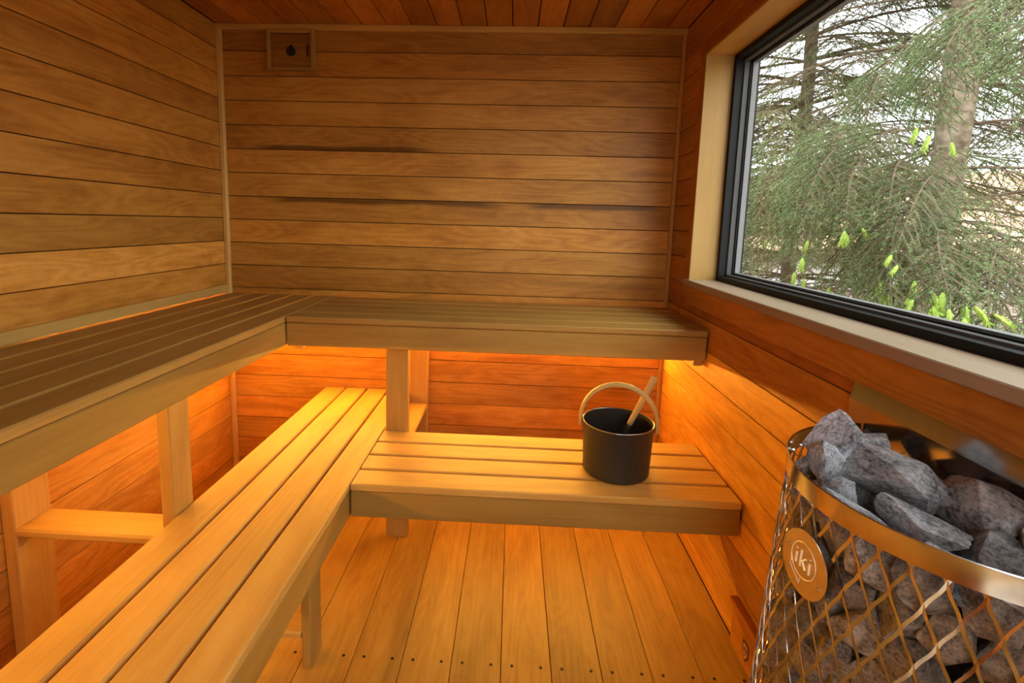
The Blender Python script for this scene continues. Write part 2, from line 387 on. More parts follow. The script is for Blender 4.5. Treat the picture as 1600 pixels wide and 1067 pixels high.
# upper bench along the back wall
ub = bench('high slatted wooden bench along the back wall below the small wall vent', (1.32, -.27, 0))
for k in range(5):
    y = -.532 + k*.106; bpart(ub, 'slat', (.534, y, ZU-.024), (W-.009, y+.0965, ZU), 0, .004)
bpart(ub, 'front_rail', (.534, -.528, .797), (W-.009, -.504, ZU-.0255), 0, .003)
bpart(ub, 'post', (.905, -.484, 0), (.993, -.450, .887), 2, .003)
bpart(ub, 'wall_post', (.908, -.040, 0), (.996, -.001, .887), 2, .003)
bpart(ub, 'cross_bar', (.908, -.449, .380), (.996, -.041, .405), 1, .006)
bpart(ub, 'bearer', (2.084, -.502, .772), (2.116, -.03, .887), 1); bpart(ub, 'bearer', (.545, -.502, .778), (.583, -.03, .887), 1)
# lower bench along the left
ll = bench('long low slatted bench in front of the left wall, lit from above', (.69, -1.4, 0))
for k in range(4):
    x = .4785 + k*.1068; bpart(ll, 'slat', (x, YE, ZL-.024), (x+.0965, -.004, ZL), 1, .0035)
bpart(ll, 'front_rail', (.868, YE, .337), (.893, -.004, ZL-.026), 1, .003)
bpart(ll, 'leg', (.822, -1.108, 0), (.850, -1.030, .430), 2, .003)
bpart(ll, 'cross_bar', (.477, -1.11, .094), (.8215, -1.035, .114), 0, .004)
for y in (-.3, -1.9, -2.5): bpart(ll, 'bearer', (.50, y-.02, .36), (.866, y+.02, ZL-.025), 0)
# lower bench along the back
lb = bench('short low slatted bench carrying the black bucket', (1.51, -.69, 0))
for k in range(4):
    y = -.902 + k*.1065; bpart(lb, 'slat', (.9005, y, ZL-.024), (W-.009, y+.0955, ZL), 0, .0035)
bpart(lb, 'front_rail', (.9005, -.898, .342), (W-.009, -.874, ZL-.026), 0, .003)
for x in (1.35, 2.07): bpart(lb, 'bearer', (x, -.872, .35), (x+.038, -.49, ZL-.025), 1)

# ------------------------------------------------------------------ LED strips under the upper benches
def led(label, lo, hi, face):
    t = thing('light_strip', label, 'light', ((lo[0]+hi[0])/2, (lo[1]+hi[1])/2, lo[2]), 'light strips under the high benches')
    m = MB(); m.box([lo[i]-t.location[i] for i in range(3)], [hi[i]-t.location[i] for i in range(3)]); link('profile', m.mesh('profile'), spacer_grey, t)
    m = MB(); l2, h2 = list(lo), list(hi)
    l2[2] += .002; h2[2] -= .002
    if face == 'y': h2[1] = lo[1]; l2[1] = lo[1]-.002
    else: l2[0] = hi[0]; h2[0] = hi[0]+.002
    m.box([l2[i]-t.location[i] for i in range(3)], [h2[i]-t.location[i] for i in range(3)]); link('diffuser', m.mesh('diffuser'), led_back if face == 'y' else led_left, t)
led('warm light strip on the back wall under the high bench, left of the post', (.05, -.014, .738), (.90, -.001, .754), 'y')
led('warm light strip on the back wall under the high bench, right of the post', (1.0, -.014, .738), (2.08, -.001, .754), 'y')
led('warm light strip on the left wall under the high bench, nearer than the wall post', (.001, YE, .776), (.014, -1.15, .792), 'x')
led('warm light strip on the left wall under the high bench, beyond the wall post', (.001, -1.03, .776), (.014, -.05, .792), 'x')

# ------------------------------------------------------------------ wall vent, floor vent
vt = thing('wall_vent', 'small square wooden vent high on the back wall with a drop-shaped hole', 'vent', (.351, 0, 1.953))
def vp(name, lo, hi, axis, mat, tint=(1,1,1)): return board(name, vt, lo, hi, axis, mat, .002, tint, base=vt.location)
vx0, vx1, vz0, vz1 = .241, .460, 1.953, 2.128
vp('frame_bar', (vx0, -.030, vz0), (vx0+.016, -.001, vz1), 2, pale_z, (.62,.55,.45)); vp('frame_bar', (vx1-.016, -.030, vz0), (vx1, -.001, vz1), 2, pale_z, (.62,.55,.45))
vp('frame_bar', (vx0+.016, -.030, vz0), (vx1-.016, -.001, vz0+.014), 0, pale_x, (.62,.55,.45)); vp('frame_bar', (vx0+.016, -.030, vz1-.014), (vx1-.016, -.001, vz1), 0, pale_x, (.7,.6,.5))
vp('panel', (vx0+.017, -.016, vz0+.015), (vx1-.017, -.002, vz1-.015), 0, wall_x, (.55,.5,.48))
for k in range(4): vp('slat', (vx0+.017, -.024, vz1-.030-k*.011), (vx1-.017, -.0165, vz1-.0245-k*.011), 0, wall_x, (.7,.62,.55))
def drop(r, tip, y0, y1, cx, cz, n=28):
    pr = []
    for k in range(n):
        a = math.pi/2 + 2*math.pi*k/n; s = max(0, math.sin(a))**14
        pr.append((cx + r*math.cos(a), cz + r*math.sin(a)*(1 + s*tip)))
    m = MB(); vs = [(x, y0, z) for x, z in pr] + [(x, y1, z) for x, z in pr]
    m.add(vs, [tuple(range(n)), tuple(range(2*n-1, n-1, -1))] + [(i, i+n, (i+1) % n + n, (i+1) % n) for i in range(n)]); return m
dm = drop(.021, .75, -.020, -.0155, .349-.351, 2.036-1.953); link('drop_knob', dm.mesh('drop_knob'), plain('dark_knob', (.02,.016,.016), .6), vt)
dm = drop(.013, .5, -.0225, -.0195, .349-.351, 2.034-1.953); link('drop_center', dm.mesh('drop_center'), plain('blue_black_knob', (.012,.012,.022), .4), vt)
m = MB(); m.cbox((.007, .006, .050), 2, .002, (.426-.351, -.0185, 2.040-1.953)); link('slot', m.mesh('slot'), black_body, vt)

fv = thing('floor_vent', 'low wooden vent cover at the foot of the right wall beside the heater', 'vent', (W, -1.1, .02))
def fp(name, lo, hi, axis, mat, tint=(1,1,1), c=.002): return board(name, fv, lo, hi, axis, mat, c, tint, base=fv.location)
fp('cover', (W-.016, -1.30, .002), (W-.0005, -.925, .138), 1, wall_y, (1.0,.85,.7))
fp('top_strip', (W-.024, -1.31, .1385), (W-.0005, -.915, .156), 1, wall_y, (.9,.75,.6))
m = MB()                                              # shield-shaped emblem
def shield(w, h, d, y0=-1.022, z0=.060):
    pr = [(-w, h*.9), (0, h), (w, h*.9), (w, 0), (w*.7, -h*.55), (0, -h), (-w*.7, -h*.55), (-w, 0)]
    q = MB(); n = len(pr); base = fv.location
    vs = [(W-.0162-base[0], y0+a-base[1], z0+b-base[2]) for a, b in pr] + [(W-.0162-d-base[0], y0+a-base[1], z0+b-base[2]) for a, b in pr]
    q.add(vs, [tuple(range(n)), tuple(range(2*n-1, n-1, -1))] + [(i, (i+1) % n, (i+1) % n+n, i+n) for i in range(n)]); return q
e1 = link('emblem', shield(.019, .031, .001).mesh('emblem'), plain('dark_red_print', (.10,.012,.008), .5), fv)
e2 = link('emblem_field', shield(.013, .023, .0014).mesh('emblem_field'), plain('pale_print', (.55,.33,.22), .5), e1)
q = MB()
for a, b, c, d in ((-.008,.014,-.008,.000),(-.008,.014,.006,.010),(-.008,.004,.006,.000),(.006,.012,.006,-.002),(-.005,-.006,.004,-.012)):
    bs = fv.location; q.tube([(W-.0178-bs[0], -1.022+a-bs[1], .06+b-bs[2]), (W-.0178-bs[0], -1.022+c-bs[1], .06+d-bs[2])], .0014, 6)
link('emblem_strokes', q.mesh('emblem_strokes'), plain('red_strokes', (.12,.015,.01), .5), e1)

# ------------------------------------------------------------------ bucket and ladle
bk = thing('sauna_bucket', 'black metal sauna bucket with a bent wooden handle on the short low bench', 'bucket', (1.766, -.722, ZL))
m = MB(); m.lathe([(.0005, .0005), (.106, .0005), (.111, .006), (.1175, .174), (.1185, .176), (.1175, .177), (.1155, .175), (.108, .010), (.0005, .009)], 64)
o = link('body', m.mesh('bucket_body'), bucket_mat, bk); smooth_angle(o, 40)
m = MB(); m.lathe([(.1160, .1765), (.1180, .1785), (.1192, .1770), (.1188, .1745)], 64); o = link('rim', m.mesh('bucket_rim'), rim_mat, bk, smooth=True)
def ribbon(pts, nrm, wid, thick, side):
    m = MB(); n = len(pts); vs = []
    for p, nn in zip(pts, nrm):
        p, nn = Vector(p), Vector(nn)
        for a, b in ((-1,-1),(-.6,-1),(.6,-1),(1,-1),(1,1),(.6,1),(-.6,1),(-1,1)):
            k = 1 if abs(a) < 1 else .55
            vs.append(p + Vector(side)*a*wid/2 + nn*b*k*thick/2)
    fs = [(i*8+k, i*8+(k+1) % 8, (i+1)*8+(k+1) % 8, (i+1)*8+k) for i in range(n-1) for k in range(8)] + [tuple(range(8)), tuple(range(n*8-1, (n-1)*8-1, -1))]
    m.add(vs, fs); return m
rot = R(-12); ca, sa = math.cos(rot), math.sin(rot)
pts, nr = [], []
hw, hz, hh = .1260, .178, .124
for k in range(-3, 35):
    if k < 0: px_, pz_, nx_, nz_ = -hw, hz + k*.009, -1, 0
    elif k > 31: px_, pz_, nx_, nz_ = hw, hz - (k-31)*.009, 1, 0
    else:
        a = math.pi - math.pi*k/31; px_, pz_ = hw*math.cos(a), hz + hh*math.sin(a); nx_, nz_ = math.cos(a), math.sin(a)
    pts.append((px_*ca, px_*sa, pz_)); nr.append((nx_*ca, nx_*sa, nz_))
o = link('handle', ribbon(pts, nr, .028, .013, (-sa, ca, 0)).mesh('handle'), wood('bent_handle_wood', 0, (.54,.33,.10), (.66,.43,.15), (.75,.52,.20), figure=.2), bk); smooth_angle(o, 50)
ld = thing('sauna_ladle', 'wooden-handled ladle leaning in the black bucket', 'ladle', (1.74, -.73, ZL+.01))
bs = ld.location
p0 = Vector((1.805, -.700, .600)); p1 = Vector((1.888, -.690, .779)); dr = (p1-p0).normalized()
m = MB(); m.tube([p0-bs, p0+dr*.06-bs, p1-dr*.004-bs, p1-bs], [.0095, .0105, .0125, .0105], 8); o = link('handle', m.mesh('ladle_handle'), wood('ladle_wood', 2, (.50,.29,.08), (.60,.37,.11), (.68,.45,.15), figure=.3), ld)
pb = Vector((1.745, -.722, .488))
m = MB(); m.tube([p0+dr*.012-bs, p0-bs, p0-dr*.02-bs, (p0-dr*.07)-bs, pb-bs], [.0100, .0102, .0095, .007, .006], 12); link('stem', m.mesh('ladle_stem'), bucket_mat, ld, smooth=True)
m = MB(); m.lathe([(.0005, .002), (.022, .003), (.036, .018), (.039, .036), (.0375, .036), (.034, .019), (.021, .006), (.0005, .005)], 28, (1.735-bs[0], -.722-bs[1])); link('bowl', m.mesh('ladle_bowl'), bucket_mat, ld, smooth=True)

# ------------------------------------------------------------------ heater
HC = (2.1150, -1.607); ZR = .9015
ht = thing('sauna_heater', 'half-round steel mesh sauna heater filled with stones against the right wall', 'heater', (HC[0], HC[1], 0))
def hr(z): return .2475 + .048*max(0, min(.868 - z, .5))
def hp(th, z, r): return (r*math.cos(R(th)), r*math.sin(R(th)), z)
m = MB(); n = 72; r0 = .2495
vs = []; prof = [(r0, .868), (r0+.0006, .900), (r0+.001, ZR), (r0-.001, ZR+.0008), (r0-.0025, ZR-.001), (r0-.0022, .868)]
for k in range(n+1):
    th = 91 + 178*k/n
    for r, z in prof: vs.append(hp(th, z, r))
q = len(prof); m.add(vs, [(i*q+j, i*q+(j+1) % q, (i+1)*q+(j+1) % q, (i+1)*q+j) for i in range(n) for j in range(q)])
o = link('rim_band', m.mesh('rim_band'), steel, ht); smooth_angle(o, 40)
# expanded metal: flat strands between lattice nodes
m = MB(); DTH, DZ_ = 8.2, .0425; TH0 = 191.4
def strand(p, qv, wa):
    """flat slightly twisted strand following the curved face from lattice point p to qv (theta, z)"""
    N = 6; vs = []
    for i in range(N+1):
        t = i/N; s = t - .05*math.sin(2*math.pi*t)      # S-bend: strands run parallel at the knuckles
        th = p[0] + (qv[0]-p[0])*s; z = p[1] + (qv[1]-p[1])*t
        r = hr(z)
        dth = R(qv[0]-p[0])*r; dz = qv[1]-p[1]; ln = math.hypot(dth, dz)
        nx, nz = -dz/ln, dth/ln                          # across direction on the unrolled face
        for sgn, rr in ((-1, 0), (1, 0), (1, -.0016), (-1, -.0016)):
            a = th + math.degrees(sgn*wa/2*nx/r)
            vs.append(hp(a, z + sgn*wa/2*nz, r + rr + sgn*.0006*math.copysign(1, qv[0]-p[0])))
    fs = [(i*4+j, i*4+(j+1) % 4, (i+1)*4+(j+1) % 4, (i+1)*4+j) for i in range(N) for j in range(4)] + [(0,1,2,3), (N*4+3,N*4+2,N*4+1,N*4)]
    m.add(vs, fs)
for row in range(0, 20):
    z = .8605 - row*DZ_; off = 0 if row % 2 == 0 else DTH/2
    for k in range(-13, 11):
        th = TH0 + off + k*DTH
        if th < 92 or th > 268: continue
        if z - DZ_ < .03: continue
        for s in (-1, 1):
            t2 = th + s*DTH/2
            if 91 < t2 < 269: strand((th, z), (t2, z-DZ_), .0043)
    if row == 0:
        for k in range(-13, 11):
            th = TH0 + k*DTH
            if 95 < th < 265:
                for s in (-1, 1): strand((th, z), (th + s*DTH*.12, .872), .0042)
link('mesh_cage', m.mesh('mesh_cage'), steel, ht)
m = MB(); n = 40
vs = [hp(92+176*k/n, z, hr(z)+dr_) for k in range(n+1) for z, dr_ in ((.03, .002), (.055, .002), (.055, -.002), (.03, -.002))]
m.add(vs, [(i*4+j, i*4+(j+1) % 4, (i+1)*4+(j+1) % 4, (i+1)*4+j) for i in range(n) for j in range(4)]); link('base_band', m.mesh('base_band'), steel, ht)
m = MB(); n = 24                                      # dark inner heating core the stones lean against
ring = [hp(100+160*k/n, 0, .10) for k in range(n+1)]
vs = [(x, y, z) for z in (.03, .80) for x, y, _ in ring]; q = n+1
m.add(vs, [(i, i+1, q+i+1, q+i) for i in range(n)] + [tuple(range(q, 2*q)), tuple(range(q-1, -1, -1)), (n, 0, q, 2*q-1)]); link('heating_core', m.mesh('heating_core'), black_body, ht)
# polished back plate with its folded top, standing off the wall
def hpl(name, lo, hi): 
    q = MB(); q.box([lo[i]-ht.location[i] for i in range(3)], [hi[i]-ht.location[i] for i in range(3)]); return link(name, q.mesh(name), steel_dull, ht)
hpl('back_plate', (W-.010, -1.92, .02), (W-.0065, -1.312, .940))
q = MB(); bs = ht.location
vs = [(W-.010, -1.312, .940), (W-.010, -1.92, .940), (W-.0018, -1.92, .984), (W-.0018, -1.312, .984), (W-.0065, -1.312, .940), (W-.0065, -1.92, .940), (W-.0005, -1.92, .984), (W-.0005, -1.312, .984)]
q.add([tuple(v[i]-bs[i] for i in range(3)) for v in vs], [(0,1,2,3),(7,6,5,4),(0,3,7,4),(1,5,6,2),(2,6,7,3),(0,4,5,1)]); link('plate_top_fold', q.mesh('plate_top_fold'), steel_dull, ht)
hpl('foot', (HC[0]-.20, HC[1]-.16, .0), (HC[0]-.16, HC[1]-.12, .03)); hpl('foot', (HC[0]-.20, HC[1]+.12, .0), (HC[0]-.16, HC[1]+.16, .03)); hpl('foot', (HC[0]-.05, HC[1]-.2, .0), (HC[0]-.01, HC[1]+.2, .03))
# badge
bth = 185.0; bc = Vector(hp(bth, .7735, hr(.77)+.0045)); nrm = Vector((math.cos(R(bth)), math.sin(R(bth)), .03)).normalized()
up = (Vector((0,0,1)) - nrm*nrm.z).normalized(); rt = up.cross(nrm)          # rt: viewer's right when facing the badge
def bpnt(a, b, d): return bc + rt*a + up*b + nrm*d
m = MB(); n = 48; br = .0505
vs = [bpnt(br*math.cos(2*math.pi*k/n), br*math.sin(2*math.pi*k/n), d) for d in (0, .0012) for k in range(n)]
m.add(vs, [tuple(range(n-1,-1,-1)), tuple(range(n, 2*n))] + [(i, (i+1) % n, (i+1) % n+n, i+n) for i in range(n)])
badge = link('badge', m.mesh('badge'), plain('satin_badge_steel', (.66,.58,.44), .32, 1.0), ht)
engr = plain('pale_engraving', (.86,.82,.74), .45, .6)
m = MB()
def stroke(pts, wid): 
    m.tube([bpnt(a, b, .0014) for a, b in pts], wid, 6)
lr = .0275
stroke([(lr*math.cos(R(a))-.001, lr*math.sin(R(a))+.004) for a in range(-90, 271, 10)], .0007)
stroke([(-.026, -.006), (-.0285, -.018), (-.004, -.036), (-.002, -.024)], .0007)
badge_ring = link('badge_outline', m.mesh('badge_outline'), engr, badge)
m = MB()
stroke([(-.0165, .010), (-.0165, -.007)], .0019); stroke([(-.0165, .0155), (-.0165, .0170)], .0019)
stroke([(-.0065, .019), (-.0065, -.008)], .0019); stroke([(-.005, .000), (.0055, .010)], .0018); stroke([(-.003, .002), (.0055, -.008)], .0018)
stroke([(.0135, .009), (.0135, -.009)], .0019); stroke([(.0135, .0145), (.0135, .0160)], .0019)
link('badge_letters', m.mesh('badge_letters'), engr, badge)
for a, b in ((-.036, .012), (.034, -.016)):
    m = MB(); m.tube([bpnt(a, b, .001), bpnt(a, b, .0028)], .0028, 12); link('rivet', m.mesh('rivet'), steel, badge)

# ------------------------------------------------------------------ stones
def rock_mesh(seed, sub=3, npts=12, rough=.05):
    rr = random.Random(seed); bm = bmesh.new()
    for _ in range(npts):
        v = Vector((rr.gauss(0,1), rr.gauss(0,1), rr.gauss(0,1))).normalized(); v /= max(abs(v.x), abs(v.y), abs(v.z))**.6; bm.verts.new(v * rr.uniform(.86, 1.06))
    r = bmesh.ops.convex_hull(bm, input=bm.verts)
    bmesh.ops.delete(bm, geom=[g for g in r['geom_interior'] if isinstance(g, bmesh.types.BMVert)], context='VERTS')
    bmesh.ops.dissolve_limit(bm, angle_limit=R(14), verts=bm.verts, edges=bm.edges)
    bmesh.ops.bevel(bm, geom=list(bm.edges), offset=.022, segments=1, affect='EDGES')
    bmesh.ops.triangulate(bm, faces=bm.faces)
    bmesh.ops.subdivide_edges(bm, edges=[e for e in bm.edges if e.calc_length() > .12], cuts=sub, use_grid_fill=True)
    bmesh.ops.triangulate(bm, faces=bm.faces)
    o3 = Vector((seed*3.1, seed*1.7, seed*.9))
    for v in bm.verts:
        nn = v.co.normalized()
        d = noise.fractal(v.co*2.4 + o3, .8, 2.1, 4)*rough*.55 + noise.fractal(v.co*7 + o3, .6, 2.0, 4)*rough*.55
        v.co += nn*d
    for e in bm.edges: e.smooth = not (len(e.link_faces) == 2 and e.calc_face_angle(0) > R(15))
    me = bpy.data.meshes.new('stone'); bm.to_mesh(me); bm.free(); me.polygons.foreach_set('use_smooth', [True]*len(me.polygons)); return me
def stone(label, loc, half, rot, seed, mat, group, tint=(1,1,1), me=None, sub=3):
    me = me or rock_mesh(seed, sub); 
    if not me.materials: me.materials.append(mat)
    o = bpy.data.objects.new('sauna_stone', me); COL.objects.link(o); o.location = loc; o.scale = half; o.rotation_euler = tuple(R(a) for a in rot); o.color = (*tint, 1)
    tag(o, label, 'stone', group)
TOP = 'stones heaped on top of the heater'
top = [  # label, position, half sizes, rotation, seed, tint
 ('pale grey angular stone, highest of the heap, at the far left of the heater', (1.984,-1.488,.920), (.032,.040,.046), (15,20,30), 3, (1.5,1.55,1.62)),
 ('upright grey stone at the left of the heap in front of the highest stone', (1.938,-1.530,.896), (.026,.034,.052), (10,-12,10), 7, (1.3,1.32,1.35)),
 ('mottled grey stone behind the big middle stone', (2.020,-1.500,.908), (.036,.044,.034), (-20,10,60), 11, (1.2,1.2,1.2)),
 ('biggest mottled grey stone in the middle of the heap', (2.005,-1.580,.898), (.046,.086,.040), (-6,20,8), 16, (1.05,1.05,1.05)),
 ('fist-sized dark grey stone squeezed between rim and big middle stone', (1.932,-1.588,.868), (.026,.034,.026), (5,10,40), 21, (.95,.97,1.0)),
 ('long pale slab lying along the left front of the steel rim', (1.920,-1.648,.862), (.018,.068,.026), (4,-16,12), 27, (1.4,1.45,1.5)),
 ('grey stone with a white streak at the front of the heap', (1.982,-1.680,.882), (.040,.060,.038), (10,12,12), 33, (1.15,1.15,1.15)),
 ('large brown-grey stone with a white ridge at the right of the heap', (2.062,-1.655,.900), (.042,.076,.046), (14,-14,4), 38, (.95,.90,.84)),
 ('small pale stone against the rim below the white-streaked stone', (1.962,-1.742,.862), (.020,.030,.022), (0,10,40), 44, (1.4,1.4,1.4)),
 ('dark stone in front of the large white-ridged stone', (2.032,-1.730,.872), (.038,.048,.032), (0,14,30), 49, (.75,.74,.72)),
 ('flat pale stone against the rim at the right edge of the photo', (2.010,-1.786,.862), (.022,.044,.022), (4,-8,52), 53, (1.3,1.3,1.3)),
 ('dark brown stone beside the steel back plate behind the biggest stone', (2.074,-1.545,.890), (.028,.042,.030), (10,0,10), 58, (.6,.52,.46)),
 ('very dark stone at the far corner of the heap by the back plate', (2.076,-1.455,.888), (.026,.038,.032), (0,10,15), 63, (.42,.38,.36)),
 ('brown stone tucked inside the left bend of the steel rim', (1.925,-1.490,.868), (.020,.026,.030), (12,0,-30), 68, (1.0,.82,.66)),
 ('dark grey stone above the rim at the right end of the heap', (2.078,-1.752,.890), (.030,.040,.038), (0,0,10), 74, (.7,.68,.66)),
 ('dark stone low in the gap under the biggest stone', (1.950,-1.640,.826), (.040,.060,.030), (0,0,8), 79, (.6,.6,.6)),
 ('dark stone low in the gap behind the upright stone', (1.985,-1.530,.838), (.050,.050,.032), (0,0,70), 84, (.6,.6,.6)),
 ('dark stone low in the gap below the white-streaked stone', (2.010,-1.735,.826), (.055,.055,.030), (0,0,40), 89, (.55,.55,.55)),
]
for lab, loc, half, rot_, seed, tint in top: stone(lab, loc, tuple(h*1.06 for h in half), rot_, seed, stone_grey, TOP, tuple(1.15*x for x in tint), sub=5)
base_rocks = [rock_mesh(100+i, 3, 14, .05) for i in range(7)]
for me_ in base_rocks: me_.materials.append(stone_brown)
rr = random.Random(12); row = 0; z = .826
ORD = ['first', 'second', 'third', 'fourth', 'fifth', 'sixth', 'seventh', 'eighth', 'ninth', 'tenth']
ROWS = ['top row', 'second row', 'third row', 'fourth row', 'fifth row', 'sixth row', 'seventh row', 'eighth row', 'ninth row']
while z > .34:
    step = 17; first = 185.0 - (0 if row % 2 == 0 else step/2)
    for k in range(-4, 5):
        th = first + k*step
        if th > 262: continue
        s = rr.uniform(.035, .043); r = hr(z) - .012 - s*.95
        p = (HC[0]+r*math.cos(R(th+rr.uniform(-3,3))), HC[1]+r*math.sin(R(th)), z+rr.uniform(-.008,.008))
        if row % 2 == 0: where = 'level with the badge centre line' if k == 0 else '%s %s of the badge' % (ORD[abs(k)-1], 'left' if k < 0 else 'right')
        else: where = '%s %s of the badge' % (ORD[-k] if k <= 0 else ORD[k-1], 'left' if k <= 0 else 'right')
        stone('brown-grey stone behind heater mesh, %s below rim, %s' % (ROWS[row], where), p, (s*rr.uniform(.85,1.1), s*rr.uniform(.9,1.15), s*rr.uniform(.85,1.1)), (rr.uniform(0,360), rr.uniform(0,360), rr.uniform(0,360)), 0, stone_brown, 'stones behind the heater mesh', (lambda q: (q, q*.97, q*.94))(rr.uniform(.7,1.25)), base_rocks[rr.randrange(7)])
    z -= .058; row += 1

# ------------------------------------------------------------------ outdoors
def outdoor_mat(name, a, b, scale, rough=.9, bump=.0):
    m, nt, out = newmat(name); L = nt.links; tc = nd(nt, 'TexCoord'); n = nd(nt, 'TexNoise', Scale=scale, Detail=6.0, Roughness=.6); L.new(tc.outputs['Object'], n.inputs['Vector'])
    c = ramp(nt, n.outputs['Fac'], [(.35, a), (.65, b)]); p = nd(nt, 'BsdfPrincipled'); L.new(c, p.inputs['Base Color']); p.inputs['Roughness'].default_value = rough; p.inputs['Specular IOR Level'].default_value = .2
    if bump:
        bp = nd(nt, 'Bump', Strength=bump, Distance=.02); L.new(n.outputs['Fac'], bp.inputs['Height']); L.new(bp.outputs[0], p.inputs['Normal'])
    L.new(p.outputs[0], out.inputs[0]); return m
ground_mat = outdoor_mat('mulch_ground', (.15,.11,.08), (.36,.28,.21), 2.5, bump=.4)
roof_mat = outdoor_mat('sandy_roof_tiles', (.60,.37,.22), (.80,.56,.38), 3.0)
brick_mat = outdoor_mat('pinkish_render', (.66,.40,.28), (.80,.56,.43), 2.0)
white_mat = outdoor_mat('white_render', (.72,.70,.66), (.85,.83,.80), 2.0)
bark_mat = outdoor_mat('spruce_bark', (.10,.07,.045), (.30,.23,.16), 16.0, bump=.9)
twig_mat = outdoor_mat('brown_twig', (.09,.065,.04), (.20,.145,.095), 20.0)

def needle_mat(name, a, b):
    m, nt, out = newmat(name); L = nt.links; oi = nd(nt, 'ObjectInfo'); tc = nd(nt, 'TexCoord')
    n = nd(nt, 'TexNoise', Scale=5.0, Detail=3.0); L.new(tc.outputs['Object'], n.inputs['Vector'])
    v = math_(nt, 'ADD', math_(nt, 'MULTIPLY', n.outputs['Fac'], .75), math_(nt, 'MULTIPLY', oi.outputs['Random'], .25))
    c = ramp(nt, v, [(.3, a), (.7, b)])
    d = nd(nt, 'BsdfDiffuse'); t = nd(nt, 'BsdfTranslucent'); mx = nd(nt, 'MixShader'); mx.inputs[0].default_value = .3
    L.new(c, d.inputs[0]); L.new(c, t.inputs[0]); L.new(d.outputs[0], mx.inputs[1]); L.new(t.outputs[0], mx.inputs[2]); L.new(mx.outputs[0], out.inputs[0]); return m
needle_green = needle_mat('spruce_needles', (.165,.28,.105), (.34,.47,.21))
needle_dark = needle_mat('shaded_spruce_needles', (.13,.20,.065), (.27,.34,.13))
shoot_green = needle_mat('fresh_shoot', (.42,.58,.10), (.60,.74,.20))
leaf_green = needle_mat('bush_leaf', (.22,.33,.06), (.42,.52,.12))

# ground rising gently away from the sauna
m = MB(); N = 40; rg = random.Random(2)
for j in range(N+1):
    for i in range(N+1):
        x = -16 + 46*i/N; y = -14 + 46*j/N; d = math.hypot(x-1.4, y+2.4)
        z = -.45 + .075*max(0, d-2.0) + .05*noise.noise(Vector((x*.6, y*.6, 0)))
        m.v.append((x, y, min(z, 1.1)))
m.f = [(j*(N+1)+i, j*(N+1)+i+1, (j+1)*(N+1)+i+1, (j+1)*(N+1)+i) for j in range(N) for i in range(N)]
g = struct(link('ground', m.mesh('ground'), ground_mat, smooth=True))

# neighbouring house: tiled roof facing the window
az = R(39); fx, fy = math.sin(az), math.cos(az)
hs = thing('house', 'neighbouring house with a sandy tiled roof seen through the spruce branches', 'house', (1.39+11.5*fx, -2.37+11.5*fy, .25))
hs.rotation_euler = (0, 0, -az + R(14))               # local +y points away from the sauna
m = MB(); m.box((-9, 0, -.3), (6, 6, .62)); link('wall', m.mesh('house_wall'), white_mat, hs)
m = MB(); m.box((-9.2, -.42, .58), (6.2, -.36, .70)); link('eaves_board', m.mesh('eaves_board'), brick_mat, hs)
rise = 1.75; run = 4.0; nrow = 15
m = MB(); m.add([(-9.3,-.4,.66),(6.3,-.4,.66),(6.3,run-.4,.66+rise),(-9.3,run-.4,.66+rise),(-9.3,run+3.6,.66),(6.3,run+3.6,.66)], [(0,1,2,3),(3,2,5,4),(0,3,4),(1,5,2)]); link('roof', m.mesh('roof'), brick_mat, hs)
tile_me = {}
for k in range(nrow):
    t0, t1 = k/nrow, (k+1.12)/nrow
    y0, z0 = -.4+run*t0, .66+rise*t0+.05; y1, z1 = -.4+run*t1, .66+rise*t1+.012
    mm = MB(); mm.add([(-9.3,0,.0),(6.3,0,.0),(6.3,y1-y0,z1-z0),(-9.3,y1-y0,z1-z0),(-9.3,0,-.04),(6.3,0,-.04),(6.3,y1-y0,z1-z0-.02),(-9.3,y1-y0,z1-z0-.02)], [(0,1,2,3),(7,6,5,4),(0,4,5,1),(1,5,6,2),(3,2,6,7),(0,3,7,4)])
    if 'c' not in tile_me: tile_me['c'] = mm.mesh('tile_course')
    link('tile_course', tile_me['c'], roof_mat, hs, (0, y0, z0))
m = MB(); m.box((-4.2,1.2,1.0), (-3.6,1.8,2.9)); link('chimney', m.mesh('chimney'), brick_mat, hs)

